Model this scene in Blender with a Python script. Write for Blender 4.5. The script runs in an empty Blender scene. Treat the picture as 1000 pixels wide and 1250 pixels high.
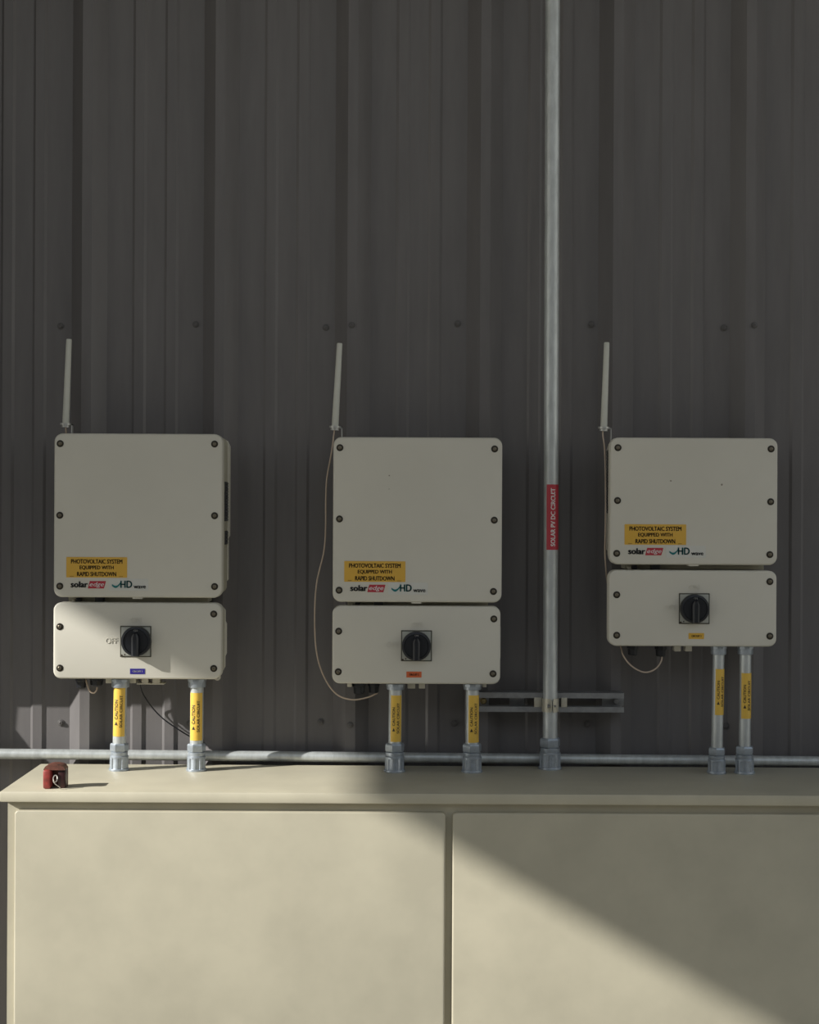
import bpy, bmesh, math, random
from mathutils import Vector, Matrix
random.seed(7)
PI = math.pi
SC = bpy.context.scene
COL = SC.collection

# ---------------------------------------------------------------- camera, sky, sun, exposure
CAM_D = 3.47            # distance of the camera from the wall plane (metres)
FPX = 1828.0            # focal length in pixels of a 1000 px wide picture
ROLL = 0.005
cd = bpy.data.cameras.new('camera')
cam = bpy.data.objects.new('camera', cd); COL.objects.link(cam)
cd.sensor_fit = 'HORIZONTAL'; cd.sensor_width = 36.0; cd.lens = 36.0 * FPX / 1000.0
cd.clip_start = 0.05; cd.clip_end = 200
cam.matrix_world = Matrix.Translation((0, -CAM_D, 0)) @ Matrix.Rotation(-ROLL, 4, 'Y') @ Matrix.Rotation(PI / 2, 4, 'X')
SC.camera = cam

SUN_DIR = Vector((1.0, 0.42, -0.56)).normalized()
world = bpy.data.worlds.new('sky'); SC.world = world
world.use_nodes = True
wn, wl = world.node_tree.nodes, world.node_tree.links
wn.clear()
w_out = wn.new('ShaderNodeOutputWorld'); w_bg = wn.new('ShaderNodeBackground')
w_tc = wn.new('ShaderNodeTexCoord'); w_sep = wn.new('ShaderNodeSeparateXYZ'); w_ramp = wn.new('ShaderNodeValToRGB')
w_ramp.color_ramp.elements[0].position = 0.0; w_ramp.color_ramp.elements[0].color = (1.0, 0.955, 0.83, 1)
w_ramp.color_ramp.elements[1].position = 0.7; w_ramp.color_ramp.elements[1].color = (0.45, 0.58, 0.80, 1)
wl.new(w_tc.outputs['Generated'], w_sep.inputs[0]); wl.new(w_sep.outputs['Z'], w_ramp.inputs[0])
wl.new(w_ramp.outputs[0], w_bg.inputs['Color']); w_bg.inputs['Strength'].default_value = 0.93
wl.new(w_bg.outputs[0], w_out.inputs[0])

sd = bpy.data.lights.new('sun', 'SUN'); sun = bpy.data.objects.new('sun', sd); COL.objects.link(sun)
sd.energy = 7.0; sd.angle = math.radians(0.53); sd.color = (1.0, 0.975, 0.93)
sun.location = (-4, -3, 3)
sun.rotation_euler = SUN_DIR.to_track_quat('-Z', 'Y').to_euler()

SC.view_settings.view_transform = 'Standard'; SC.view_settings.look = 'None'
SC.view_settings.gamma = 1.0; SC.view_settings.use_curve_mapping = False
SC.view_settings.exposure = 0.0

# ---------------------------------------------------------------- helpers
def P(px, py, d):
    """picture pixel + distance in front of the wall -> world x, z"""
    u, v = px - 500.0, py - 625.0
    k = (CAM_D - d) / FPX
    return ((u + ROLL * v) * k, -(v - ROLL * u) * k)

def V(px, py, d):
    x, z = P(px, py, d)
    return Vector((x, -d, z))

ORIGIN = {}                                              # world origin of every thing

def thing(name, label, cat, loc, group=None):
    o = bpy.data.objects.new(name, None); COL.objects.link(o)
    o.empty_display_size = 0.05
    o.location = loc; o['label'] = label; o['category'] = cat
    if group: o['group'] = group
    ORIGIN[o.name] = Vector(loc)
    return o

def link_mesh(name, me, parent=None, label=None, loc=None):
    o = bpy.data.objects.new(name, me); COL.objects.link(o)
    org = Vector((0, 0, 0))
    if parent is not None:
        o.parent = parent; org = ORIGIN[parent.name]
    ORIGIN[o.name] = org
    if loc is not None:
        o.location = Vector(loc) - org
    if label: o['label'] = label
    return o

def obj(name, bm, mats, parent=None, label=None, smooth=35, origin=None):
    """one bmesh in world coordinates -> one mesh object"""
    org = ORIGIN[parent.name] if parent is not None else Vector(origin or (0, 0, 0))
    bmesh.ops.translate(bm, verts=bm.verts, vec=-org)
    me = bpy.data.meshes.new(name)
    bm.to_mesh(me); bm.free()
    for m in (mats if isinstance(mats, (list, tuple)) else [mats]): me.materials.append(m)
    if smooth:
        for p in me.polygons: p.use_smooth = True
        me.set_sharp_from_angle(angle=math.radians(smooth))
    o = link_mesh(name, me, parent, label)
    if parent is None:
        o.location = org; ORIGIN[o.name] = org
    return o

def add_grid_loops(bm, loops, cap0=True, cap1=True, mi=0):
    rows = [[bm.verts.new(c) for c in lp] for lp in loops]
    n = len(rows[0])
    for a, b in zip(rows, rows[1:]):
        for i in range(n):
            f = bm.faces.new((a[i], a[(i + 1) % n], b[(i + 1) % n], b[i])); f.material_index = mi
    if cap0: bm.faces.new(list(reversed(rows[0]))).material_index = mi
    if cap1: bm.faces.new(rows[-1]).material_index = mi

def fix(bm):
    bmesh.ops.recalc_face_normals(bm, faces=bm.faces)
    return bm

def rrect(x0, x1, z0, z1, r, seg=7):
    pts = []
    for cx, cz, a0 in ((x1 - r, z1 - r, 0), (x0 + r, z1 - r, 90), (x0 + r, z0 + r, 180), (x1 - r, z0 + r, 270)):
        for k in range(seg + 1):
            a = math.radians(a0 + 90.0 * k / seg)
            pts.append((cx + r * math.cos(a), cz + r * math.sin(a)))
    return pts

def rounded_slab(x0, x1, z0, z1, d0, d1, r, bev=0.004, bm=None, seg=7, mi=0):
    """rounded rectangle facing the camera, back at distance d0 from the wall, front at d1, front edge bevelled"""
    bm = bm or bmesh.new()
    loops = [[(x, -d0, z) for x, z in rrect(x0, x1, z0, z1, r, seg)]]
    for k in range(4):
        a = PI / 2 * k / 3
        ins = bev * (1 - math.cos(a)); dd = d1 - bev + bev * math.sin(a)
        loops.append([(x, -dd, z) for x, z in rrect(x0 + ins, x1 - ins, z0 + ins, z1 - ins, max(r - ins, 0.0005), seg)])
    add_grid_loops(bm, loops, mi=mi)
    return fix(bm)

def box(x0, x1, z0, z1, d0, d1, bm=None, bev=0.0, mi=0):
    bm2 = bmesh.new()
    c = [(x, -d, z) for z in (z0, z1) for d in (d0, d1) for x in (x0, x1)]
    v = [bm2.verts.new(p) for p in c]
    for f in ((0, 1, 3, 2), (4, 6, 7, 5), (0, 4, 5, 1), (2, 3, 7, 6), (0, 2, 6, 4), (1, 5, 7, 3)):
        bm2.faces.new([v[i] for i in f])
    fix(bm2)
    if bev: bmesh.ops.bevel(bm2, geom=list(bm2.edges), offset=bev, segments=2, affect='EDGES', profile=0.5)
    for f in bm2.faces: f.material_index = mi
    if bm is None: return bm2
    return merge(bm, bm2)

def merge(bm, other):
    me = bpy.data.meshes.new('scratch'); other.to_mesh(me); other.free()
    bm.from_mesh(me); bpy.data.meshes.remove(me)
    return bm

def frame_of(p0, direction):
    z = Vector(direction).normalized()
    ref = Vector((0, -1, 0)) if abs(z.y) < 0.9 else Vector((0, 0, 1))
    x = ref.cross(z).normalized(); y = z.cross(x)        # y points towards the camera for upright axes
    m = Matrix((x, y, z)).transposed().to_4x4(); m.translation = Vector(p0)
    return m

def lathe(profile, mat4, n=28, bm=None, cap=True, phase=0.0, mi=0):
    """profile [(r, h)] round the local z axis"""
    bm2 = bmesh.new()
    loops = [[mat4 @ Vector((r * math.cos(phase + 2 * PI * i / n), r * math.sin(phase + 2 * PI * i / n), h)) for i in range(n)] for r, h in profile]
    add_grid_loops(bm2, loops, cap, cap, mi)
    fix(bm2)
    return bm2 if bm is None else merge(bm, bm2)

def gear(mat4, h0, h1, r_in, r_out, teeth, bm=None):
    bm2 = bmesh.new(); loops = []
    for h in (h0, h1):
        lp = []
        for i in range(teeth):
            a = 2 * PI * i / teeth; st = 2 * PI / teeth
            for f, r in ((0.0, r_out), (0.28, r_out), (0.36, r_in), (0.92, r_in)):
                lp.append(mat4 @ Vector((r * math.cos(a + f * st), r * math.sin(a + f * st), h)))
        loops.append(lp)
    add_grid_loops(bm2, loops); fix(bm2)
    return bm2 if bm is None else merge(bm, bm2)

def spline(pts, per=8):
    pts = [Vector(p) for p in pts]
    ext = [2 * pts[0] - pts[1]] + pts + [2 * pts[-1] - pts[-2]]
    out = []
    for i in range(1, len(ext) - 2):
        p0, p1, p2, p3 = ext[i - 1:i + 3]
        for k in range(per):
            t = k / per
            out.append(0.5 * (2 * p1 + (p2 - p0) * t + (2 * p0 - 5 * p1 + 4 * p2 - p3) * t * t + (3 * p1 - p0 - 3 * p2 + p3) * t ** 3))
    out.append(pts[-1])
    return out

def tube(pts, r, n=8, bm=None, per=8, smooth_path=True):
    path = spline(pts, per) if smooth_path else [Vector(p) for p in pts]
    bm2 = bmesh.new(); loops = []; nrm = None
    for i, p in enumerate(path):
        t = (path[min(i + 1, len(path) - 1)] - path[max(i - 1, 0)]).normalized()
        if nrm is None:
            nrm = t.orthogonal().normalized()
        nrm = (nrm - t * nrm.dot(t)).normalized(); b = t.cross(nrm)
        loops.append([p + r * (math.cos(2 * PI * k / n) * nrm + math.sin(2 * PI * k / n) * b) for k in range(n)])
    add_grid_loops(bm2, loops); fix(bm2)
    return bm2 if bm is None else merge(bm, bm2)

TEXT = {}
def text_verts(body, bold=0.0, shear=0.0):
    """outline mesh of a line of lettering, fitted to a unit box centred on the origin"""
    key = (body, bold, shear)
    if key not in TEXT:
        cu = bpy.data.curves.new('lettering_source', 'FONT'); cu.body = body; cu.size = 1; cu.offset = bold; cu.shear = shear
        cu.resolution_u = 3
        o = bpy.data.objects.new('lettering_source', cu); COL.objects.link(o)
        bpy.context.view_layer.update()
        me = bpy.data.meshes.new_from_object(o.evaluated_get(bpy.context.evaluated_depsgraph_get()))
        vs = [v.co.copy() for v in me.vertices]; fs = [tuple(p.vertices) for p in me.polygons]
        bpy.data.objects.remove(o); bpy.data.curves.remove(cu); bpy.data.meshes.remove(me)
        x0, x1 = min(v.x for v in vs), max(v.x for v in vs); y0, y1 = min(v.y for v in vs), max(v.y for v in vs)
        TEXT[key] = ([((v.x - x0) / (x1 - x0) - 0.5, (v.y - y0) / (y1 - y0) - 0.5) for v in vs], fs)
    return TEXT[key]

def add_text(bm, body, place, w, h, bold=0.0, shear=0.0, mi=0):
    vs, fs = text_verts(body, 0.0, shear)
    e = h * bold * 3.2                                     # stroke weight: the line is struck three times side by side
    for dx, dy in ([(-e, 0), (0, e * 0.5), (e, 0), (0, -e * 0.5)] if bold else [(0, 0)]):
        bv = [bm.verts.new(place(x * (w - 2 * e) + dx, y * (h - e) + dy)) for x, y in vs]
        for f in fs:
            try: bm.faces.new([bv[i] for i in f]).material_index = mi
            except ValueError: pass
    return bm

def flat(cx, cz, d, turn=False):
    """placement of flat lettering on a plane facing the camera"""
    if turn: return lambda a, b: (cx - b, -d, cz + a)
    return lambda a, b: (cx + a, -d, cz + b)

# ---------------------------------------------------------------- materials
def material(name, col, rough=0.5, metal=0.0, var=0.0, vscale=30.0, bump=0.0, bscale=200.0, spec=0.5, stretch=None, col2=None, detail=4.0):
    m = bpy.data.materials.new(name); m.use_nodes = True
    nt = m.node_tree; n = nt.nodes; l = nt.links
    b = n['Principled BSDF']
    b.inputs['Base Color'].default_value = (*col, 1); b.inputs['Roughness'].default_value = rough
    b.inputs['Metallic'].default_value = metal; b.inputs['Specular IOR Level'].default_value = spec
    tc = n.new('ShaderNodeTexCoord'); mp = n.new('ShaderNodeMapping')
    l.new(tc.outputs['Object'], mp.inputs[0])
    if stretch: mp.inputs['Scale'].default_value = stretch
    if var or col2:
        nz = n.new('ShaderNodeTexNoise'); nz.inputs['Scale'].default_value = vscale; nz.inputs['Detail'].default_value = detail
        nz.inputs['Roughness'].default_value = 0.62
        rp = n.new('ShaderNodeValToRGB'); rp.color_ramp.elements[0].position = 0.34; rp.color_ramp.elements[1].position = 0.68
        lo = col2 if col2 else tuple(c * (1 - var) for c in col)
        hi = col if col2 else tuple(min(1, c * (1 + var)) for c in col)
        rp.color_ramp.elements[0].color = (*lo, 1); rp.color_ramp.elements[1].color = (*hi, 1)
        l.new(mp.outputs[0], nz.inputs['Vector']); l.new(nz.outputs['Fac'], rp.inputs[0]); l.new(rp.outputs[0], b.inputs['Base Color'])
    if bump:
        nb = n.new('ShaderNodeTexNoise'); nb.inputs['Scale'].default_value = bscale; nb.inputs['Detail'].default_value = 3
        bp = n.new('ShaderNodeBump'); bp.inputs['Strength'].default_value = bump; bp.inputs['Distance'].default_value = 0.001
        l.new(tc.outputs['Object'], nb.inputs['Vector']); l.new(nb.outputs['Fac'], bp.inputs['Height']); l.new(bp.outputs[0], b.inputs['Normal'])
    return m

M = {}
M['wall'] = material('dark_grey_painted_sheet', (0.146, 0.138, 0.136), 0.36, var=0.07, vscale=7, stretch=(4, 1, 0.5), bump=0.06, bscale=160, spec=0.4)
M['wall_screw'] = material('weathered_screw', (0.10, 0.094, 0.09), 0.45, metal=0.1, var=0.2)
M['enamel'] = material('warm_white_powder_coat', (0.585, 0.56, 0.48), 0.5, var=0.025, vscale=5, bump=0.05, bscale=900, spec=0.35)
M['enamel_side'] = material('beige_cast_housing', (0.42, 0.395, 0.30), 0.5, var=0.05, vscale=14)
M['heatsink'] = material('dull_aluminium', (0.12, 0.12, 0.12), 0.5, metal=0.5, var=0.1)
M['vent'] = material('dark_vent', (0.025, 0.026, 0.028), 0.6, var=0.1)
M['screw'] = material('bronze_black_screw', (0.045, 0.038, 0.028), 0.4, metal=0.6, var=0.25, vscale=300)
M['screw_core'] = material('worn_screw_core', (0.20, 0.175, 0.13), 0.38, metal=0.8, var=0.2, vscale=300)
M['black'] = material('black_plastic', (0.012, 0.013, 0.016), 0.36, var=0.2, vscale=60)
M['knob'] = material('black_knob_plastic', (0.008, 0.0095, 0.013), 0.42, var=0.15, vscale=80)
M['plate'] = material('grey_switch_plate', (0.38, 0.385, 0.34), 0.45, var=0.05)
M['plate_edge'] = material('dark_plate_gasket', (0.07, 0.068, 0.05), 0.6, var=0.1)
M['yellow'] = material('amber_yellow_vinyl', (0.64, 0.375, 0.05), 0.5, var=0.03, vscale=20)
M['caution'] = material('bright_yellow_vinyl', (0.72, 0.46, 0.07), 0.45, var=0.03, vscale=20)
M['dirt'] = material('dried_dirt', (0.24, 0.215, 0.165), 0.8, var=0.2, vscale=200)
M['ink'] = material('black_ink', (0.035, 0.022, 0.012), 0.55, var=0.05)
M['ink_grey'] = material('charcoal_ink', (0.03, 0.033, 0.035), 0.55, var=0.05)
M['red_ink'] = material('crimson_ink', (0.42, 0.03, 0.045), 0.5, var=0.05)
M['teal'] = material('teal_ink', (0.0, 0.15, 0.155), 0.5, var=0.05)
M['white_ink'] = material('white_ink', (0.70, 0.69, 0.66), 0.5, var=0.03)
M['sticker'] = material('pale_sticker_film', (0.58, 0.575, 0.52), 0.4, var=0.02)
M['blue'] = material('blue_label', (0.022, 0.014, 0.19), 0.45, var=0.04)
M['orange'] = material('orange_label', (0.58, 0.12, 0.035), 0.5, var=0.04)
M['red_label'] = material('red_label', (0.44, 0.035, 0.05), 0.45, var=0.04)
M['pipe'] = material('galvanised_conduit', (0.52, 0.545, 0.535), 0.40, metal=0.42, var=0.13, vscale=60, stretch=(1, 1, 0.3))
M['zinc'] = material('blue_grey_zinc_casting', (0.36, 0.40, 0.44), 0.36, metal=0.5, var=0.12, vscale=90)
M['strut'] = material('galvanised_strut', (0.31, 0.315, 0.32), 0.38, metal=0.6, var=0.12, vscale=50)
M['clamp'] = material('cream_zinc_strap', (0.55, 0.52, 0.42), 0.42, metal=0.4, var=0.1, vscale=70)
M['brass'] = material('yellow_zinc_bolt', (0.42, 0.33, 0.16), 0.35, metal=0.8, var=0.1)
M['rod'] = material('off_white_antenna_tube', (0.56, 0.56, 0.49), 0.5, var=0.03)
M['bracket'] = material('steel_bracket', (0.5, 0.5, 0.47), 0.4, metal=0.5, var=0.08)
M['tan_wire'] = material('tan_cable_jacket', (0.50, 0.40, 0.31), 0.5, var=0.08)
M['beige'] = material('beige_painted_steel', (0.46, 0.425, 0.32), 0.5, var=0.07, vscale=6, bump=0.08, bscale=300)
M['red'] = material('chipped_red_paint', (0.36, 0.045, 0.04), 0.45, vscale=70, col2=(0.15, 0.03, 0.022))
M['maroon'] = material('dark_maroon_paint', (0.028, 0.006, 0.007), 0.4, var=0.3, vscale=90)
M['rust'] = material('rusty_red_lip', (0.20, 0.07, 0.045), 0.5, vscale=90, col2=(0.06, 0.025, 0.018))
M['wire'] = material('steel_wire', (0.5, 0.46, 0.40), 0.35, metal=0.8, var=0.1)
M['soffit'] = material('roof_soffit_sheet', (0.68, 0.655, 0.60), 0.7, var=0.08, vscale=3)
M['added_wall'] = material('grey_brown_render', (0.22, 0.20, 0.17), 0.85, var=0.1, vscale=3)
M['ground'] = material('gravel_yard', (0.20, 0.19, 0.16), 0.9, var=0.2, vscale=8, bump=0.4, bscale=40)

# ---------------------------------------------------------------- the setting
FLOOR_Z = -1.5
ROOF_Z = 2.72
RIB0, RIB = -0.744, 0.305
RB, RT, RH = 0.0413, 0.0113, 0.032       # half base, half top, height of the major ribs
MH, MB, MT = 0.0042, 0.0165, 0.0105      # minor ribs

wall = bpy.data.objects.new('wall_back', None); COL.objects.link(wall); wall['kind'] = 'structure'
ORIGIN[wall.name] = Vector((0, 0, 0))

def panel(k, lift):
    """one metal sheet from rib k over three pitches to rib k+3"""
    prof = []
    a = RIB0 + k * RIB
    prof += [(a - RB * 0.9, 0.003), (a - RT, RH), (a + RT, RH), (a + RB, 0)]
    for j in range(3):
        b = a + j * RIB
        for f in (1 / 3, 2 / 3):
            c = b + RB + (RIB - 2 * RB) * (f + (f - 0.5) * 0.0)
            prof += [(c - MB, 0), (c - MT, MH), (c + MT, MH), (c + MB, 0)]
        e = b + RIB
        if j < 2: prof += [(e - RB, 0), (e - RT, RH), (e + RT, RH), (e + RB, 0)]
        else: prof += [(e - RB, 0), (e - RT, RH), (e + RT, RH), (e + RT + (RB - RT) * 0.72, RH * 0.28)]
    zs = [FLOOR_Z, -0.6, 0.3, 1.2, ROOF_Z]
    bm = bmesh.new()
    rows = [[bm.verts.new((x, -(d + lift), z)) for x, d in prof] for z in zs]
    rows2 = [[bm.verts.new((x, -(d + lift) + 0.0009, z)) for x, d in prof] for z in zs]
    for r0, r1, flip in [(p, q, False) for p, q in zip(rows, rows[1:])] + [(p, q, True) for p, q in zip(rows2, rows2[1:])]:
        for i in range(len(prof) - 1):
            f = [r0[i], r0[i + 1], r1[i + 1], r1[i]]
            bm.faces.new(f[::-1] if flip else f)
    for e in (0, -1):
        for j in range(len(zs) - 1):
            f = [rows[j][e], rows[j + 1][e], rows2[j + 1][e], rows2[j][e]]
            bm.faces.new(f if e == 0 else f[::-1])
    return obj('wall_sheet', bm, M['wall'], wall, smooth=None)

for i, k in enumerate((-16, -13, -10, -7, -4, -1, 2, 5, 8, 11, 14)):
    panel(k, 0.012 - 0.0011 * i - 0.0065)

def screw_mesh(name, r, core, mats, hi):
    bm = bmesh.new()
    m = Matrix.Rotation(PI / 2, 4, 'X')                   # local z -> -y (towards the camera)
    lathe([(r, -0.002), (r, 0.0004), (r * 0.86, 0.0009), (r * 0.62, 0.0009)], m, 20, bm)
    lathe([(core, 0.0005), (core, hi), (core * 0.8, hi + 0.0006), (core * 0.42, hi + 0.0006), (core * 0.36, hi - 0.0005)], m, 6 if core > r * 0.6 else 14, bm, mi=1)
    me = bpy.data.meshes.new(name); bm.to_mesh(me); bm.free()
    for k in mats: me.materials.append(M[k])
    for p in me.polygons: p.use_smooth = True
    me.set_sharp_from_angle(angle=math.radians(40))
    return me
WALL_SCREW = screw_mesh('sheet_screw', 0.0078, 0.0050, ('wall_screw', 'wall_screw'), 0.0042)
for px, py, d in ((74, 398, 0.0012), (239, 396, 0.0012), (398, 400, 0.0012), (429.5, 397, RH), (559, 395, 0.0012), (722, 396, 0.0012), (884, 400, 0.0012), (921, 397, RH),
                  (74.5, 882.5, 0.0012), (391.5, 881, 0.0012), (427.5, 885, RH), (554.5, 883, 0.0012), (717, 884, 0.0012), (232, 883, 0.0012), (886, 886, 0.0012)):
    link_mesh('sheet_screw', WALL_SCREW, wall, loc=V(px, py, d))

gr = box(-14, 14, FLOOR_Z - 0.2, FLOOR_Z, -0.3, 22)
floor = obj('floor', gr, M['ground'], smooth=None); floor['kind'] = 'structure'
cl = box(-6.0, 3.2, ROOF_Z, ROOF_Z + 0.16, -0.2, 3.4)
ceiling = obj('ceiling', cl, M['soffit'], smooth=None); ceiling['kind'] = 'structure'

op = obj('added_wall_front', box(-7.5, 7.5, FLOOR_Z, 2.6, 8.0, 8.2), M['added_wall'], smooth=None); op['kind'] = 'structure'   # unseen wall added across the yard to hold back frontal skylight

# unseen sheet added left of frame, its outline cut to shape the sun patch
bm = bmesh.new()
fin = [(0.034, FLOOR_Z), (0.176, FLOOR_Z), (0.176, -0.350), (0.156, -0.341), (0.143, -0.318), (0.145, -0.264), (0.288, -0.072), (0.355, 0.11), (0.355, ROOF_Z), (0.034, ROOF_Z)]
add_grid_loops(bm, [[(-1.262, -d, z) for d, z in fin], [(-1.25, -d, z) for d, z in fin]])
blocker = obj('sun_blocker_1', fix(bm), M['wall'], smooth=None); blocker['kind'] = 'structure'

# ---------------------------------------------------------------- cabinet under the row
CAB_TOP = -0.5772
CAB_D = 0.40
CAB_X0 = -0.838
cab = thing('cabinet', 'long beige painted steel cabinet running along the foot of the dark wall', 'cabinet', (0.4, -0.2, FLOOR_Z))
obj('body', box(CAB_X0 + 0.012, 2.78, FLOOR_Z, CAB_TOP - 0.022, 0.064, CAB_D - 0.02), M['beige'], cab, smooth=None)
obj('top_panel', box(CAB_X0, 2.80, CAB_TOP - 0.022, CAB_TOP, 0.0605, CAB_D, bev=0.003), M['beige'], cab)
for i in range(4):
    x0 = CAB_X0 + 0.03 + i * 0.90
    obj('door', rounded_slab(x0, x0 + 0.885, FLOOR_Z + 0.1, CAB_TOP - 0.04, CAB_D - 0.02, CAB_D - 0.004, 0.008, 0.003), M['beige'], cab)

# ---------------------------------------------------------------- inverters and switch boxes
COVER_SCREW = screw_mesh('cover_screw', 0.0078, 0.0040, ('screw', 'screw_core'), 0.0017)

def side_slots(x, sgn, z0, z1, d0, d1, n, parent):
    g = obj('vent_grille', box(min(x, x + sgn * 0.002), max(x, x + sgn * 0.002), z0, z1, d0, d1), M['vent'], parent, 'dark slotted side vent', smooth=None)
    bm = bmesh.new()
    for k in range(n):
        z = z0 + (k + 0.5) * (z1 - z0) / n
        box(min(x, x + sgn * 0.004), max(x, x + sgn * 0.004), z - 0.0012, z + 0.0012, d0 + 0.003, d1 - 0.003, bm)
    obj('fin', bm, M['heatsink'], g, smooth=None)

FD = 0.17                                                 # front plane of the covers
def inverter(label, x0, x1, y0, y1, screws, sign, logo, side, spots=()):
    cx, cy = (x0 + x1) / 2, (y0 + y1) / 2
    xa, zt = P(x0, cy, FD)[0], P(cx, y0, FD)[1]
    xb, zb = P(x1, cy, FD)[0], P(cx, y1, FD)[1]
    t = thing('solar_inverter', label, 'inverter', ((xa + xb) / 2, -0.1, zb), 'solar inverters on the wall')
    obj('cover', rounded_slab(xa, xb, zb, zt, FD - 0.034, FD, 0.0185, 0.0045), M['enamel'], t)
    obj('housing', rounded_slab(xa + 0.008, xb - 0.001, zb + 0.006, zt - 0.003, FD - 0.105, FD - 0.034, 0.016, 0.001), M['enamel_side'], t)
    # rear frame: stepped right edge with a clipped lower corner
    h = zt - zb
    xr = xb + 0.0042
    out = [(xa + 0.0075, zb + 0.03), (xa + 0.025, zb + 0.012), (xr - 0.026, zb + 0.012), (xr - 0.003, zb + 0.036), (xr - 0.003, zb + h * 0.36), (xr, zb + h * 0.375),
           (xr, zt - 0.022), (xr - 0.006, zt - 0.010), (xr - 0.018, zt - 0.004), (xa + 0.022, zt - 0.004), (xa + 0.0115, zt - 0.009), (xa + 0.0075, zt - 0.022)]
    bm = bmesh.new()
    add_grid_loops(bm, [[(x, -(FD - 0.121), z) for x, z in out], [(x, -(FD - 0.1055), z) for x, z in out]])
    obj('rear_frame', fix(bm), M['enamel'], t, smooth=25)
    bm = bmesh.new()
    box(xa + 0.03, xb - 0.03, zb + 0.03, zt - 0.03, 0.062, FD - 0.121, bm)
    for k in range(22):
        x = xa + 0.032 + k * (xb - xa - 0.064) / 21
        box(x - 0.0012, x + 0.0012, zb + 0.03, zt - 0.03, 0.040, 0.062, bm)
    obj('heat_sink', bm, M['heatsink'], t, smooth=None)
    if side == 'right':
        side_slots(xb - 0.001, 1, P(cx, 636, FD)[1], P(cx, 587, FD)[1], FD - 0.098, FD - 0.052, 14, t)
        side_slots(xb - 0.001, 1, P(cx, 665, FD)[1], P(cx, 648, FD)[1], FD - 0.098, FD - 0.058, 4, t)
    if side == 'left':
        side_slots(xa + 0.008, -1, P(cx, 627, FD)[1], P(cx, 548, FD)[1], FD - 0.103, FD - 0.038, 20, t)
    for sx, sy in screws: link_mesh('cover_screw', COVER_SCREW, t, loc=V(sx, sy, FD + 0.0002))
    # connector neck towards the switch box below: beige block, two dark plugs
    def px_box(a, b, c, e, d0, d1, bm=None, bev=0.001):
        p = P(a, (c + e) / 2, d1)[0]; q = P(b, (c + e) / 2, d1)[0]
        return box(p, q, P((a + b) / 2, e, d1)[1], P((a + b) / 2, c, d1)[1], d0, d1, bm, bev)
    obj('connector_neck', px_box(x0 + 18, x1 - 17, y1 - 4, y1 + 5.5, 0.06, FD - 0.045), M['enamel_side'], t)
    obj('plug', px_box(x0 + 50, x0 + 61, y1 - 4, y1 + 5.5, FD - 0.045, FD - 0.025), M['black'], t, 'black connector plug')
    obj('plug', px_box(x0 + 27, x0 + 33, y1 + 0.5, y1 + 5.5, FD - 0.045, FD - 0.032), M['black'], t, 'small black connector plug')
    obj('stud', px_box(x0 + 22, x0 + 26, y1 + 2.5, y1 + 5.5, FD - 0.045, FD - 0.036), M['enamel'], t)
    obj('drip_lip', px_box(x0 + 96, x0 + 108, y1 - 1, y1 + 1.6, FD - 0.03, FD - 0.004, bev=0.0006), M['enamel'], t)
    # amber warning sticker
    a0, b0, a1, b1 = sign
    p0, q0 = P(a0, (b0 + b1) / 2, FD)[0], P(a1, (b0 + b1) / 2, FD)[0]
    r1, r0 = P((a0 + a1) / 2, b0, FD)[1], P((a0 + a1) / 2, b1, FD)[1]
    lab = obj('warning_label', rounded_slab(p0, q0, r0, r1, FD, FD + 0.0006, 0.0012, 0.0002, seg=3), M['yellow'], t, 'amber sticker with black capital lettering')
    bm = bmesh.new(); cxm = (p0 + q0) / 2; hh = r1 - r0; ww = q0 - p0; e = FD + 0.0010
    for body, f, wf in (('PHOTOVOLTAIC SYSTEM', 0.785, 0.845), ('EQUIPPED WITH', 0.475, 0.56), ('RAPID SHUTDOWN', 0.17, 0.645)):
        add_text(bm, body, flat(cxm, r0 + f * hh, e), ww * wf, hh * 0.215, bold=0.012)
    for fx in (0.09, 0.90):
        add_text(bm, '----', flat(p0 + ww * fx, r0 + hh * 0.055, e), ww * 0.06, hh * 0.02)
    obj('lettering', bm, M['ink'], lab, smooth=None)
    for px_, py_, rr in spots:                            # specks of dirt
        c = V(px_, py_, FD); bm = bmesh.new()
        lp = [(c.x + rr * random.uniform(0.6, 1.2) * math.cos(a), c.z + rr * random.uniform(0.5, 1.0) * math.sin(a)) for a in [2 * PI * i / 9 for i in range(9)]]
        add_grid_loops(bm, [[(x, -FD, z) for x, z in lp], [(x, -(FD + 0.0004), z) for x, z in lp]])
        obj('dirt_speck', fix(bm), M['dirt'], t)
    # maker's marks
    lx, ly = logo                                         # left end of the word, middle height (pixels)
    s = (CAM_D - FD) / FPX
    X, Z = P(lx, ly, FD)
    lg = obj('logo', box(X + 46.5 * s, X + 95 * s, Z - 7.5 * s, Z + 7.0 * s, FD, FD + 0.0004), M['sticker'], t, 'maker logo in black, red and teal', smooth=None)
    bm = bmesh.new(); add_text(bm, 'solar', flat(X + 10.6 * s, Z - 0.0 * s, FD + 0.0010), 21.2 * s, 7.6 * s, bold=0.02); obj('lettering', bm, M['ink_grey'], lg, smooth=None)
    bm = bmesh.new()
    q = [(21.0, -4.9), (40.6, -4.9), (43.2, 4.2), (23.4, 4.2)]
    add_grid_loops(bm, [[(X + x * s, -FD, Z + z * s) for x, z in q], [(X + x * s, -(FD + 0.0005), Z + z * s) for x, z in q]])
    obj('red_mark', fix(bm), M['red_ink'], lg, smooth=None)
    bm = bmesh.new(); add_text(bm, 'edge', flat(X + 32.0 * s, Z - 0.5 * s, FD + 0.0010), 17.5 * s, 6.8 * s, bold=0, shear=0.25); obj('lettering', bm, M['white_ink'], lg, smooth=None)
    bm = bmesh.new()
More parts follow.
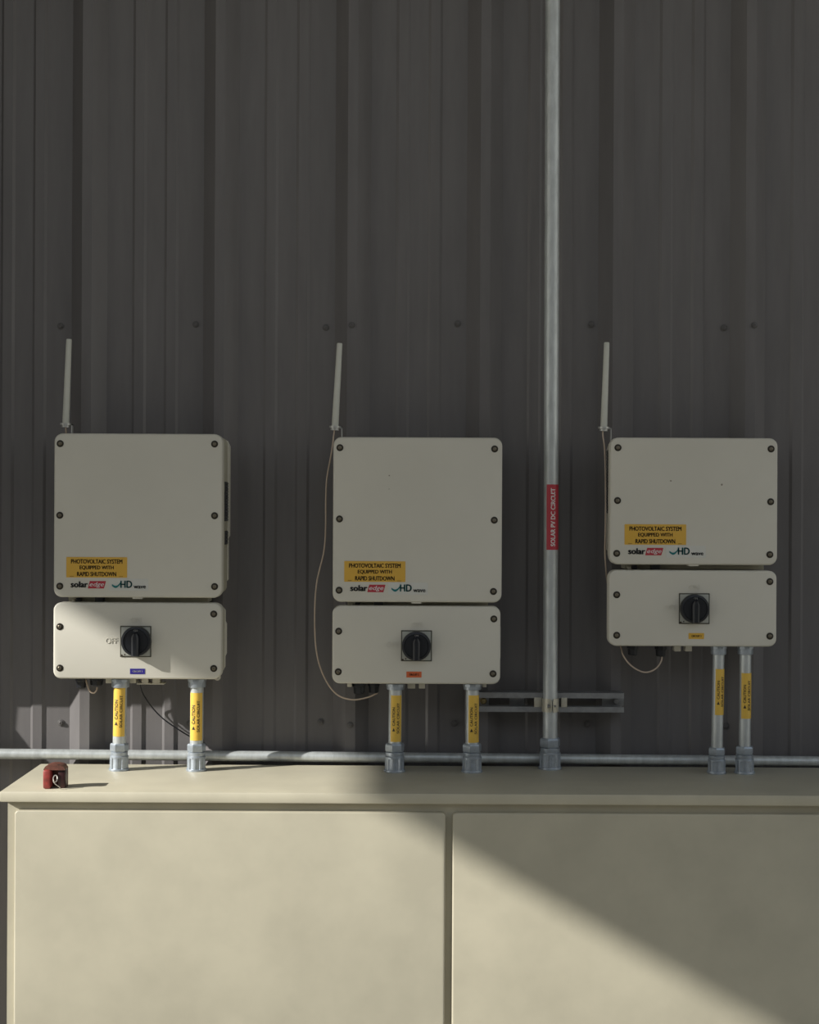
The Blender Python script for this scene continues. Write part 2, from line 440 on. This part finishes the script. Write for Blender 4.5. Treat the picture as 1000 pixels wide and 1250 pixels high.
    add_text(bm, 'HD', flat(X + 68 * s, Z + 0.4 * s, FD + 0.0012), 14.6 * s, 8.8 * s, bold=0.014)
    top = []; bot = []
    for k in range(13):
        f = k / 12; x = 50.5 + 10.5 * f
        zc = -0.4 - 2.9 * math.sin(PI * min(1, f * 1.02)) + 2.2 * f * f
        w = 1.35 - 0.6 * abs(f - 0.45)
        top.append((x, zc + w)); bot.append((x, zc - w))
    tv = [bm.verts.new((X + x * s, -(FD + 0.0012), Z + z * s)) for x, z in top]; bv = [bm.verts.new((X + x * s, -(FD + 0.0012), Z + z * s)) for x, z in bot]
    for k in range(12): bm.faces.new((bv[k], bv[k + 1], tv[k + 1], tv[k]))
    obj('teal_mark', bm, M['teal'], lg, smooth=None)
    bm = bmesh.new(); add_text(bm, 'wave', flat(X + 84.5 * s, Z - 2.9 * s, FD + 0.0012), 15.0 * s, 3.6 * s, bold=0.016); obj('lettering', bm, M['ink_grey'], lg, smooth=None)
    return t

def switch_box(label, x0, x1, y0, y1, screws, plate, knob, tag_rect, tag_mat, tag_ink, number, parts_below, side):
    cx, cy = (x0 + x1) / 2, (y0 + y1) / 2
    xa, xb = P(x0, cy, FD)[0], P(x1, cy, FD)[0]
    zt, zb = P(cx, y0, FD)[1], P(cx, y1, FD)[1]
    s = (CAM_D - FD) / FPX
    t = thing('disconnect_switch_box', label, 'switch box', ((xa + xb) / 2, -0.1, zb), 'disconnect switch boxes under the inverters')
    obj('cover', rounded_slab(xa, xb, zb, zt, FD - 0.034, FD, 0.0175, 0.0045), M['enamel'], t)
    obj('housing', rounded_slab(xa + 0.008, xb - 0.001, zb + 0.004, zt - 0.003, 0.106, FD - 0.033, 0.020, 0.001), M['enamel_side'], t)
    xr = xb + 0.0042
    out = [(xa + 0.0045, zb + 0.030), (xa + 0.011, zb + 0.014), (xa + 0.026, zb + 0.006), (xr - 0.012, zb + 0.007), (xr - 0.003, zb + 0.022), (xr - 0.003, zb + 0.045), (xr, zb + 0.052),
           (xr, zt - 0.05), (xr - 0.003, zt - 0.044), (xr - 0.003, zt - 0.02), (xr - 0.014, zt - 0.006), (xa + 0.018, zt - 0.006), (xa + 0.0045, zt - 0.018)]
    bm = bmesh.new()
    add_grid_loops(bm, [[(x, -0.1005, z) for x, z in out], [(x, -(0.1065), z) for x, z in out]])
    obj('rear_frame', fix(bm), M['enamel'], t, smooth=25)
    for f in (0.58, 0.88): obj('mounting_foot', box(xa + f * (xb - xa) - 0.02, xa + f * (xb - xa) + 0.02, zb + 0.05, zt - 0.03, 0.036, 0.101), M['heatsink'], t, smooth=None)
    for sx, sy in screws: link_mesh('cover_screw', COVER_SCREW, t, loc=V(sx, sy, FD + 0.0002))
    # rotary switch
    a0, b0, a1, b1 = plate
    pc = ((a0 + a1) / 2, (b0 + b1) / 2)
    hw = (a1 - a0) / 2 * s
    X, Z = P(*pc, FD)
    pl = obj('switch_plate', rounded_slab(X - hw, X + hw, Z - hw, Z + hw, FD - 0.001, FD + 0.0014, 0.001, 0.0004, seg=3), M['plate_edge'], t, 'square grey plate with dark rim')
    bm = rounded_slab(X - hw + 0.0026, X + hw - 0.0026, Z - hw + 0.0026, Z + hw - 0.0026, FD + 0.0005, FD + 0.0026, 0.001, 0.0004, seg=3)
    obj('plate_face', bm, M['plate'], pl)
    bm = bmesh.new(); lathe([(0.0016, 0), (0.0016, 0.0006)], frame_of(Vector((X - hw + 0.0105, -(FD + 0.0024), Z - hw + 0.0055)), (0, -1, 0)), 10, bm)
    lathe([(0.0022, 0), (0.0022, 0.0006)], frame_of(Vector((X - hw + 0.004, -(FD + 0.0024), Z - hw + 0.0035)), (0, -1, 0)), 10, bm)
    obj('rivet', bm, M['ink'], pl)
    kx, ky, kr = knob
    R = kr * s
    KX, KZ = P(kx, ky, FD + 0.02)
    fr = Matrix.Translation((KX, -(FD + 0.0026), KZ)) @ Matrix.Rotation(PI / 2, 4, 'X')
    kn = obj('knob', lathe([(R * 0.97, 0), (R, 0.002), (R, 0.013), (R * 0.965, 0.0155), (R * 0.84, 0.0165), (R * 0.80, 0.0145)], fr, 48), M['knob'], t, 'round black rotary knob')
    bm = bmesh.new()
    gw = R * 0.23
    oy = FD + 0.0165
    lo = [(-gw, -R * 0.97), (gw, -R * 0.97), (gw * 1.05, R * 0.30), (gw * 0.5, R * 0.56), (-gw * 0.5, R * 0.56), (-gw * 1.05, R * 0.30)]
    hi = [(x * 0.5, z * 0.95) for x, z in lo]
    add_grid_loops(bm, [[(KX + x, -oy, KZ + z) for x, z in lo], [(KX + x, -(oy + 0.010), KZ + z) for x, z in lo], [(KX + x, -(oy + 0.013), KZ + z) for x, z in hi]])
    obj('grip', fix(bm), M['knob'], kn)
    bm = bmesh.new(); add_text(bm, 'ON', flat(KX, KZ + R * 0.74, FD + 0.0196), R * 0.26, R * 0.13, bold=0.015); obj('lettering', bm, M['white_ink'], kn, smooth=None)
    # raised words cast into the cover
    for body, ox, oz, w, hgt in (('ON', 0.0, 26.0, 12.5, 6.0), ('OFF', -29.5, 0.8, 14.8, 7.0)):
        bm = bmesh.new(); add_text(bm, body, flat(X + ox * s, Z + oz * s, FD), w * s, hgt * s)
        r = bmesh.ops.extrude_face_region(bm, geom=list(bm.faces))
        bmesh.ops.translate(bm, verts=[g for g in r['geom'] if isinstance(g, bmesh.types.BMVert)], vec=(0, -0.0011, 0))
        obj('raised_lettering', fix(bm), M['enamel'], t, smooth=None)
    # small coloured circuit tag
    a0, b0, a1, b1 = tag_rect
    p, q = P(a0, b0, FD)[0], P(a1, b0, FD)[0]; r0, r1 = P((a0 + a1) / 2, b1, FD)[1], P((a0 + a1) / 2, b0, FD)[1]
    lb = obj('circuit_tag', box(p, q, r0, r1, FD, FD + 0.0007), M[tag_mat], t, tag_mat + ' tag with tiny lettering', smooth=None)
    bm = bmesh.new(); add_text(bm, 'CIRCUIT ' + number, flat((p + q) / 2, (r0 + r1) / 2, FD + 0.0011), (q - p) * 0.66, (r1 - r0) * 0.34, bold=0.015)
    obj('lettering', bm, M[tag_ink], lb, smooth=None)
    # tabs and glands under the box
    for kind, a, b, c in parts_below:
        if kind == 'tab':
            p, q = P(a, y1, 0.13)[0], P(b, y1, 0.13)[0]
            obj('tab', box(p, q, P(a, y1 + c, 0.13)[1], zb + 0.006, 0.10, 0.13, bev=0.001), M['enamel'], t)
        elif kind == 'rail':
            zr = P((a + b) / 2, y1 + c, 0.13)[1]
            obj('rail', box(P(a, y1, 0.13)[0], P(b, y1, 0.13)[0], zr, zr + 0.0028, 0.10, 0.131, bev=0.0006), M['enamel'], t)
        elif kind == 'eyelet':
            fr = frame_of(V(a, b, 0.125), (0, -1, 0))
            obj('eyelet', lathe([(0.0035, 0), (0.0075, 0), (0.0075, 0.003), (0.0035, 0.003), (0.0035, 0)], fr, 18, cap=False), M['enamel'], t)
        else:
            X0, Z0 = P((a + b) / 2, y1 + c, 0.115); r = (b - a) / 2 * (CAM_D - 0.115) / FPX
            m = Matrix.Translation((X0, -0.115, Z0)); hz = zb + 0.007 - Z0
            g = obj('cable_gland', lathe([(r * 0.62, 0), (r * 0.8, 0.002), (r * 0.86, hz * 0.45), (r, hz * 0.5), (r, hz)], m, 8, phase=0.2), M['black'], t, 'black cable gland', smooth=25)
    return t

S1 = [(73.5, 541.5), (262, 542), (73, 629), (262, 629.5), (73, 715.5), (262, 716)]
S2 = [(415, 546.5), (604, 548), (414.5, 633.5), (603.5, 635), (414, 720.5), (602.5, 722)]
S3 = [(754.5, 546.5), (941.5, 548), (754, 611), (941, 612.5), (753, 675.5), (940, 677)]
inverter('off-white solar inverter at the left, above the sunlit switch box', 65.6, 271, 529.3, 729.5, S1, (81, 680, 155.3, 705), (86.3, 713.3), 'right')
inverter('off-white solar inverter in the middle, hung beside the tall conduit with the red label', 406.5, 613, 533.8, 735.2, S2, (420.3, 685, 495, 710.3), (427.5, 717.8), None, [(475.2, 580.5, .0022), (475, 597, .0015)])
inverter('shorter off-white solar inverter at the right, above two close-set conduits', 745, 949.6, 534.4, 689.5, S3, (762.5, 640, 837.8, 665), (766.8, 672.8), 'left', [(819, 587, .0024), (881.5, 591.5, .0028)])

B1 = [(73, 765), (261, 749.5), (73, 815.5), (261, 816)]
B2 = [(413.5, 770.5), (603, 755.5), (413, 820), (602, 822.5)]
B3 = [(753, 726), (940, 710), (753, 775.5), (940, 776.5)]
switch_box('off-white switch box half in sunlight, with a blue tag under its black knob', 64.8, 270.2, 735.8, 829, B1, (146.8, 764, 184.8, 802), (165.3, 783.3, 18.2),
           (158.8, 816.2, 177, 822.8), 'blue', 'white_ink', '1', [('gland', 92, 106, 11), ('gland', 109, 127, 8), ('tab', 129, 137, 5), ('tab', 158.5, 166, 5), ('tab', 173, 181, 6), ('tab', 186, 195, 6), ('rail', 167, 200.5, 6.5), ('eyelet', 265.5, 826.5, 0)], 'right')
switch_box('off-white shaded switch box with an orange tag under its black knob', 405.6, 611, 739.8, 835, B2, (489.6, 769, 527.4, 807.6), (508.4, 789.2, 17.8),
           (496.3, 819.8, 514.7, 827), 'orange', 'ink', '2', [('tab', 424, 429.5, 3.5), ('gland', 430, 447, 12), ('gland', 449, 464, 11), ('tab', 497.5, 507, 5.5), ('tab', 511.5, 519, 5.5), ('tab', 589, 594, 4)], None)
switch_box('off-white shaded switch box with an amber tag under its black knob', 743.4, 948.5, 696.3, 789.2, B3, (828.8, 724, 866.4, 761.8), (849.3, 743.5, 17.6),
           (840.8, 772.8, 859.6, 780), 'yellow', 'ink', '3', [('gland', 765, 780, 10.5), ('gland', 799, 814.5, 12), ('tab', 823.5, 831.5, 6), ('tab', 837, 845, 6)], 'left')

# ---------------------------------------------------------------- antennas
def antenna(label, top, bot, collar_y, bx, box_top, cable, d=0.10, cable_d=None):
    A, B = V(*top, d), V(*bot, d)
    t = thing('rod_antenna', label, 'antenna', B, 'rod antennas above the inverters')
    ax = A - B; L = ax.length; m = frame_of(B, ax)
    k = (CAM_D - d) / FPX
    obj('rod', lathe([(4.3 * k, 0), (4.2 * k, L * 0.05), (3.4 * k, L - 0.002), (2.9 * k, L)], m, 20), M['rod'], t)
    bm = lathe([(5.2 * k, -0.006), (5.2 * k, -0.001), (7.0 * k, -0.001), (7.0 * k, 0.0035), (4.5 * k, 0.0035)], m, 20)
    obj('collar', bm, M['bracket'], t)
    bxw, _ = P(bx, collar_y, d)
    bm = box(B.x, bxw + 0.001, B.z - 0.001, B.z + 0.0015, d - 0.009, d + 0.004)
    box(bxw - 0.0012, bxw + 0.001, P(bx, box_top + 6, d)[1], B.z + 0.0015, d - 0.009, d + 0.004, bm)
    obj('bracket', bm, M['bracket'], t, smooth=None)
    for pts in cable:
        obj('cable', tube([V(x, y, dd) for x, y, dd in pts], 0.0017), M['tan_wire'], t, 'thin tan cable')
    return t
antenna('upright off-white rod antenna standing above the left inverter', (84.3, 414), (80.3, 518.5), 519, 88, 529,
        [[(80.3, 519, .10), (80.6, 527, .098), (81, 540, .058), (81, 570, .052)], [(104, 828, .118), (106.5, 836, .124), (109, 843, .128), (114, 846, .128), (117.5, 843, .126), (118.5, 839, .122)]])
antenna('rod antenna above the middle inverter, its tan cable looping down the left side', (414.8, 419), (409, 522), 523, 417.5, 533,
        [[(409, 522, .10), (407.8, 529, .10), (405, 551, .10), (399.2, 583.6, .10), (397.8, 611, .10), (397.6, 645, .10), (395.3, 674, .10), (386.5, 713, .10), (384.2, 757, .10), (386.7, 797, .10), (395.6, 826, .10), (410.5, 847, .11), (429.4, 854, .12), (448, 851.5, .12), (461, 846, .118)]])
antenna('rod antenna above the shorter right inverter, tan cable hanging close beside it', (740.9, 418), (737.2, 523), 524, 746, 534.5,
        [[(737.2, 523, .10), (736, 530, .10), (738.4, 550, .10), (739.2, 580, .11), (739.4, 620, .11), (739.0, 650, .11), (738.7, 675, .10), (740.3, 700, .085), (742.5, 718, .055), (748, 760, .05), (757.5, 788, .10), (761, 800, .12), (769, 811, .125), (781, 819, .125), (791, 820.5, .125), (801, 816, .122), (807, 808, .12), (808.5, 801, .117)]])

# ---------------------------------------------------------------- conduits
def conduit(label, top, bot, d, R, lab, conn, words, lmat, imat, f=1.0, group=None, long=False):
    B = V(bot[0], bot[1], d); B.z = CAB_TOP
    A = V(top[0], top[1], d)
    ax = A - B; L = ax.length; m = frame_of(B, ax)
    t = thing('conduit', label, 'conduit', B, group)
    obj('pipe', lathe([(R, 0.03 * f), (R, L)], m, 32), M['pipe'], t)
    bm = lathe([(0.0225 * f, 0), (0.0228 * f, 0.002), (0.0222 * f, 0.0045), (0.0205 * f, 0.005)], m, 28)
    gear(m, 0.0045, 0.029 * f, 0.0186 * f, 0.0205 * f, 9, bm)
    lathe([(0.0205 * f, 0.0285 * f), (0.0205 * f, 0.0315 * f), (0.0185 * f, 0.034 * f), (0.0190 * f, 0.037 * f), (0.0190 * f, 0.041 * f), (0.0165 * f, 0.0425 * f)], m, 28, bm)
    obj('hub', bm, M['zinc'], t, 'blue-grey cast hub')
    bm = lathe([(0.0150 * f, 0.041 * f), (0.0195 * f, 0.043 * f), (0.0205 * f, 0.0455 * f), (0.0205 * f, 0.057 * f), (0.0188 * f, 0.060 * f), (R, 0.0605 * f)], m, 6, phase=0.25)
    obj('compression_nut', bm, M['zinc'], t, smooth=20)
    if conn:
        h0 = (Vector(V(top[0], conn[1], d)) - B).length; h1 = L - 0.0005
        bm = lathe([(R, h0), (R * 1.28, h0 + 0.0006), (R * 1.34, h0 + 0.003), (R * 1.34, h1), (R, h1)], m, 24)
        lathe([(R * 1.42, h1 - 0.006), (R * 1.42, h1 - 0.0012)], m, 10, bm)
        obj('connector', bm, M['zinc'], t, 'set-screw connector')
    # wrap-round label
    x0, y0, x1, y1 = lab
    k = (CAM_D - d) / FPX
    h1l, h0l = (V(bot[0], y0, d) - B).z, (V(bot[0], y1, d) - B).z
    axis_px = bot[0] + (top[0] - bot[0]) * ((bot[1] - (y0 + y1) / 2) / (bot[1] - top[1]))
    cl = lambda v: max(-0.97, min(0.97, v))
    a0, a1 = math.asin(cl((x0 - axis_px) * k / R)), math.asin(cl((x1 - axis_px) * k / R))
    inv = 1 if (m @ Vector((1, 0, 0)) - m.translation).x > 0 else -1
    def on(r, a, h): return m @ Vector((inv * r * math.sin(a), r * math.cos(a) * (1 if (m.to_3x3() @ Vector((0, 1, 0))).y < 0 else -1), h))
    bm = bmesh.new(); N = 14; loops = []
    rows = [[[bm.verts.new(on(R + rr, a0 + (a1 - a0) * i / N, h)) for i in range(N + 1)] for h in (h0l, h1l)] for rr in (0.0001, 0.0006)]
    for i in range(N):
        bm.faces.new((rows[1][0][i], rows[1][0][i + 1], rows[1][1][i + 1], rows[1][1][i]))
        for j in (0, 1): bm.faces.new((rows[0][j][i], rows[0][j][i + 1], rows[1][j][i + 1], rows[1][j][i]))
    for i in (0, N): bm.faces.new((rows[0][0][i], rows[0][1][i], rows[1][1][i], rows[1][0][i]))
    lo = obj('label_sleeve', fix(bm), M[lmat], t, lmat.replace('caution', 'yellow').replace('_label', '') + ' wrap-round label')
    bm = bmesh.new(); span = a1 - a0; H = h1l - h0l
    for body, fa, fh, wl_, hl_, kind in words:
        ac, hc = math.asin(cl((x0 + (x1 - x0) * fa - axis_px) * k / R)), h0l + H * fh; span = (x1 - x0) * k / R / max(0.5, math.cos(ac))
        place = lambda a, b: on(R + 0.0012, ac - b / R, hc + a)
        if kind == 'tri':
            pts = [(-0.5, -0.5), (0.5, 0), (-0.5, 0.5)]
            bm.faces.new([bm.verts.new(place(x * H * wl_, y * span * R * hl_)) for x, y in pts])
        else:
            add_text(bm, body, place, H * wl_, span * R * hl_, bold=0.012)
    obj('lettering', bm, M[imat], lo, smooth=None)
    return t

CAUT = [('CAUTION', 0.29, 0.545, 0.40, 0.25, ''), ('', 0.30, 0.265, 0.075, 0.27, 'tri'), ('SOLAR CIRCUIT', 0.70, 0.51, 0.66, 0.23, '')]
RS = 0.0147
G = 'short labelled conduits under the switch boxes'
conduit('short grey conduit in sunlight, left one under the blue-tagged switch box', (147.3, 828), (145.3, 935), 0.1385, RS, (139.5, 838, 153.2, 898), (20, 839), CAUT, 'caution', 'ink', 1.0, G)
conduit('short grey conduit in sunlight, right one under the blue-tagged switch box', (240.6, 828), (239.8, 936), 0.1385, RS, (233.3, 845, 247.3, 903), (20, 839), CAUT, 'caution', 'ink', 1.0, G)
conduit('short grey conduit in shade, left one under the orange-tagged switch box', (483.0, 834), (481.7, 939), 0.1385, RS, (477.3, 848, 489.7, 904.5), (20, 842), CAUT, 'caution', 'ink', 1.05, G)
conduit('short grey conduit in shade, right one under the orange-tagged switch box', (576.9, 834), (576.2, 940), 0.1385, RS, (571.8, 848, 584.2, 905.5), (20, 842), CAUT, 'caution', 'ink', 1.05, G)
conduit('taller grey conduit, left of the close pair under the right switch box', (877.6, 788), (874.8, 941), 0.1385, RS * 0.87, (872.3, 816, 884, 872), (20, 799), CAUT, 'caution', 'ink', 0.95, G)
conduit('taller grey conduit, right of the close pair under the right switch box', (910.2, 788), (908.9, 941), 0.1385, RS * 0.87, (904.3, 821, 916.8, 876.5), (20, 799), CAUT, 'caution', 'ink', 1.0, G)
RBIG = 0.0166
conduit('tall grey conduit rising past the top, with a red label', (676.2, -380), (671.5, 937), 0.0935, RBIG, (666.9, 591.5, 681.2, 671), None,
        [('SOLAR PV DC CIRCUIT', 0.52, 0.50, 0.89, 0.37, '')], 'red_label', 'white_ink', 1.16)

# horizontal conduit along the wall
pa, pb = V(-165, 918.6, 0.048), V(1650, 935.5, 0.048)
t = thing('horizontal_conduit', 'thin grey conduit lying horizontally along the foot of the wall', 'conduit', (pa + pb) / 2)
mm = frame_of(pa, pb - pa)
obj('pipe', lathe([(0.0118, 0), (0.0118, (pb - pa).length)], mm, 24), M['pipe'], t)

# strut channel and strap
sx0, sx1 = P(578, 857, 0.07)[0], P(761.5, 857, 0.07)[0]
zt, zb = P(672, 845.6, 0.074)[1], P(672, 869.2, 0.074)[1]
d0, d1, th, lip = 0.034, 0.0758, 0.0026, 0.0122
def half(zo, sg):        # one flange with its turned-in lip, open towards the slotted web
    return [(d0, zo), (d1, zo), (d1, zo + sg * lip), (d1 - 0.007, zo + sg * lip), (d1 - 0.007, zo + sg * (lip - th)), (d1 - th, zo + sg * (lip - th)), (d1 - th, zo + sg * th),
            (d0 + th, zo + sg * th), (d0 + th, zo + sg * 0.010), (d0, zo + sg * 0.010)]
t = thing('strut_channel', 'horizontal slotted steel strut channel behind the tall red-labelled conduit', 'strut', ((sx0 + sx1) / 2, -0.05, zb))
for zo, sg in ((zb, 1), (zt, -1)):
    bm = bmesh.new(); add_grid_loops(bm, [[(sx0, -d, z) for d, z in half(zo, sg)], [(sx1, -d, z) for d, z in half(zo, sg)]])
    obj('flange', fix(bm), M['strut'], t, smooth=None)
for a, b in ((578, 597), (622, 640), (664, 684), (735, 761.4)):
    obj('web', box(P(a, 857, d0)[0], P(b, 857, d0)[0], zb + 0.010, zt - 0.010, d0, d0 + th), M['strut'], t, smooth=None)
for px, mat in ((590.5, 'brass'), (752.5, 'strut')):
    X, Z = P(px, 856.3, 0.05)
    bm = lathe([(0.0085, 0), (0.0085, 0.002), (0.0072, 0.0022), (0.0072, 0.010), (0.0055, 0.012)], frame_of(Vector((X, -(d0 + th), Z)), (0, -1, 0)), 6)
    obj('bolt', bm, M[mat], t)
cp = V(671.9, 860, 0.0935)
t = thing('pipe_strap', 'cream zinc strut strap with bolt clamping the tall red-labelled conduit', 'clamp', (cp.x, -0.0935, cp.z))
def arc_band(a0, a1, r0, r1, z0, z1, n=12):
    bm = bmesh.new()
    lp = []
    for r, seq in ((r0, range(n + 1)), (r1, range(n, -1, -1))):
        for i in seq:
            a = math.radians(a0 + (a1 - a0) * i / n); lp.append((cp.x + r * math.sin(a), -0.0935 - r * math.cos(a)))
    add_grid_loops(bm, [[(x, y, z0) for x, y in lp], [(x, y, z1) for x, y in lp]])
    return fix(bm)
z0, z1 = cp.z - 0.0155, cp.z + 0.0145
bm = arc_band(-95, -2, RBIG + 0.0003, RBIG + 0.0024, z0, z1)
obj('strap_half', bm, M['clamp'], t)
bm = arc_band(18, 95, RBIG + 0.0003, RBIG + 0.0024, z0, z1)
obj('strap_half', bm, M['clamp'], t)
for a in (-0.2, 15):
    x = cp.x + (RBIG + 0.001) * math.sin(math.radians(a)); dd = 0.0935 + (RBIG + 0.001) * math.cos(math.radians(a))
    obj('lug', box(x - 0.0012, x + 0.0012, z0 + 0.003, z1 - 0.003, dd - 0.003, dd + 0.010, bev=0.0005), M['clamp'], t)
fr = frame_of(Vector((cp.x - 0.0085, -(0.0935 + RBIG + 0.006), cp.z - 0.001)), (1, 0, 0))
obj('bolt', lathe([(0.0045, 0), (0.0045, 0.0012), (0.0022, 0.0042), (0.0022, 0.019)], fr, 6), M['strut'], t, smooth=20)
for a, b in ((652.3, 661.3), (685.2, 692.3)):
    obj('ear', box(P(a, 857, 0.078)[0], P(b, 857, 0.078)[0], P(672, 863.2, 0.078)[1], P(672, 851.6, 0.078)[1], d1 - 0.010, d1 + 0.003, bev=0.0006), M['clamp'], t)

# thin black tube standing in for a cable's cast shadow on the sunlit wall
t = thing('cable_shadow', 'thin black line imitating a cable shadow across the sunlit wall behind two short conduits', 'cable', V(210, 880, 0.03))
obj('shadow_strand', tube([V(170, 826, .055), V(172, 840, .05), V(177, 851, .03), V(187, 865, .016), V(200, 878, .015), (V(217, 890, .016)), V(232, 899, .014), V(246, 906, .012), V(262, 913, .012)], 0.0016), M['black'], t)

# ---------------------------------------------------------------- red fitting on the cabinet
rx0, rz_t = P(53.9, 932.5, 0.36); rx1 = P(80, 940, 0.36)[0]
w = rx1 - rx0
t = thing('red_fitting', 'small chipped red round-topped fitting with a wire ring, on the left end of the cabinet', 'fitting', ((rx0 + rx1) / 2, -0.36, CAB_TOP))
def arch(x0, x1, z0, zt, rise, n=12):
    pts = [(x0, z0), (x1, z0), (x1, zt - rise)]
    for i in range(1, n):
        f = i / n; x = x1 + (x0 - x1) * f
        pts.append((x, zt - rise + rise * math.sqrt(max(0, 1 - (2 * f - 1) ** 2)) ** 0.9))
    pts.append((x0, zt - rise))
    return pts
# a cup-shaped shell: back, left cheek, right cheek, arched crown
bm = bmesh.new(); o_ = arch(rx0, rx1, CAB_TOP, rz_t, 0.010)
add_grid_loops(bm, [[(x, -0.335, z) for x, z in o_], [(x, -0.341, z) for x, z in o_]])
obj('back_plate', fix(bm), M['rust'], t, 'rusty dark red back', smooth=30)
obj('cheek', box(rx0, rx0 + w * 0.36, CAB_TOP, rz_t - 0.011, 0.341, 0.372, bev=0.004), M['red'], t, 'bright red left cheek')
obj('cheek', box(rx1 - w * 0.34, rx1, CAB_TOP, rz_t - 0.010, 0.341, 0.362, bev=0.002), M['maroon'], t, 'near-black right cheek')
bm = bmesh.new(); oi = arch(rx0, rx1, rz_t - 0.012, rz_t - 0.0005, 0.0095)
add_grid_loops(bm, [[(x, -0.341, z) for x, z in oi], [(x, -0.366, z) for x, z in oi]])
obj('crown', fix(bm), M['rust'], t, 'rusty arched crown', smooth=30)
C_ = V(67.5, 950.5, 0.374)
ring = [C_ + Vector((0.0058 * math.cos(a) * 0.75, 0.003 * math.sin(a), 0.0066 * math.sin(a))) for a in [2 * PI * i / 16 for i in range(17)]]
bm = tube(ring, 0.0012, 6, smooth_path=False)
tube([C_ + Vector((-0.004, -0.002, -0.005)), C_ + Vector((0.002, -0.004, -0.011)), C_ + Vector((0.009, -0.003, -0.0165)), C_ + Vector((0.011, 0.0, -0.021))], 0.0011, 6, bm)
obj('wire_ring', bm, M['wire'], t, 'steel wire ring')
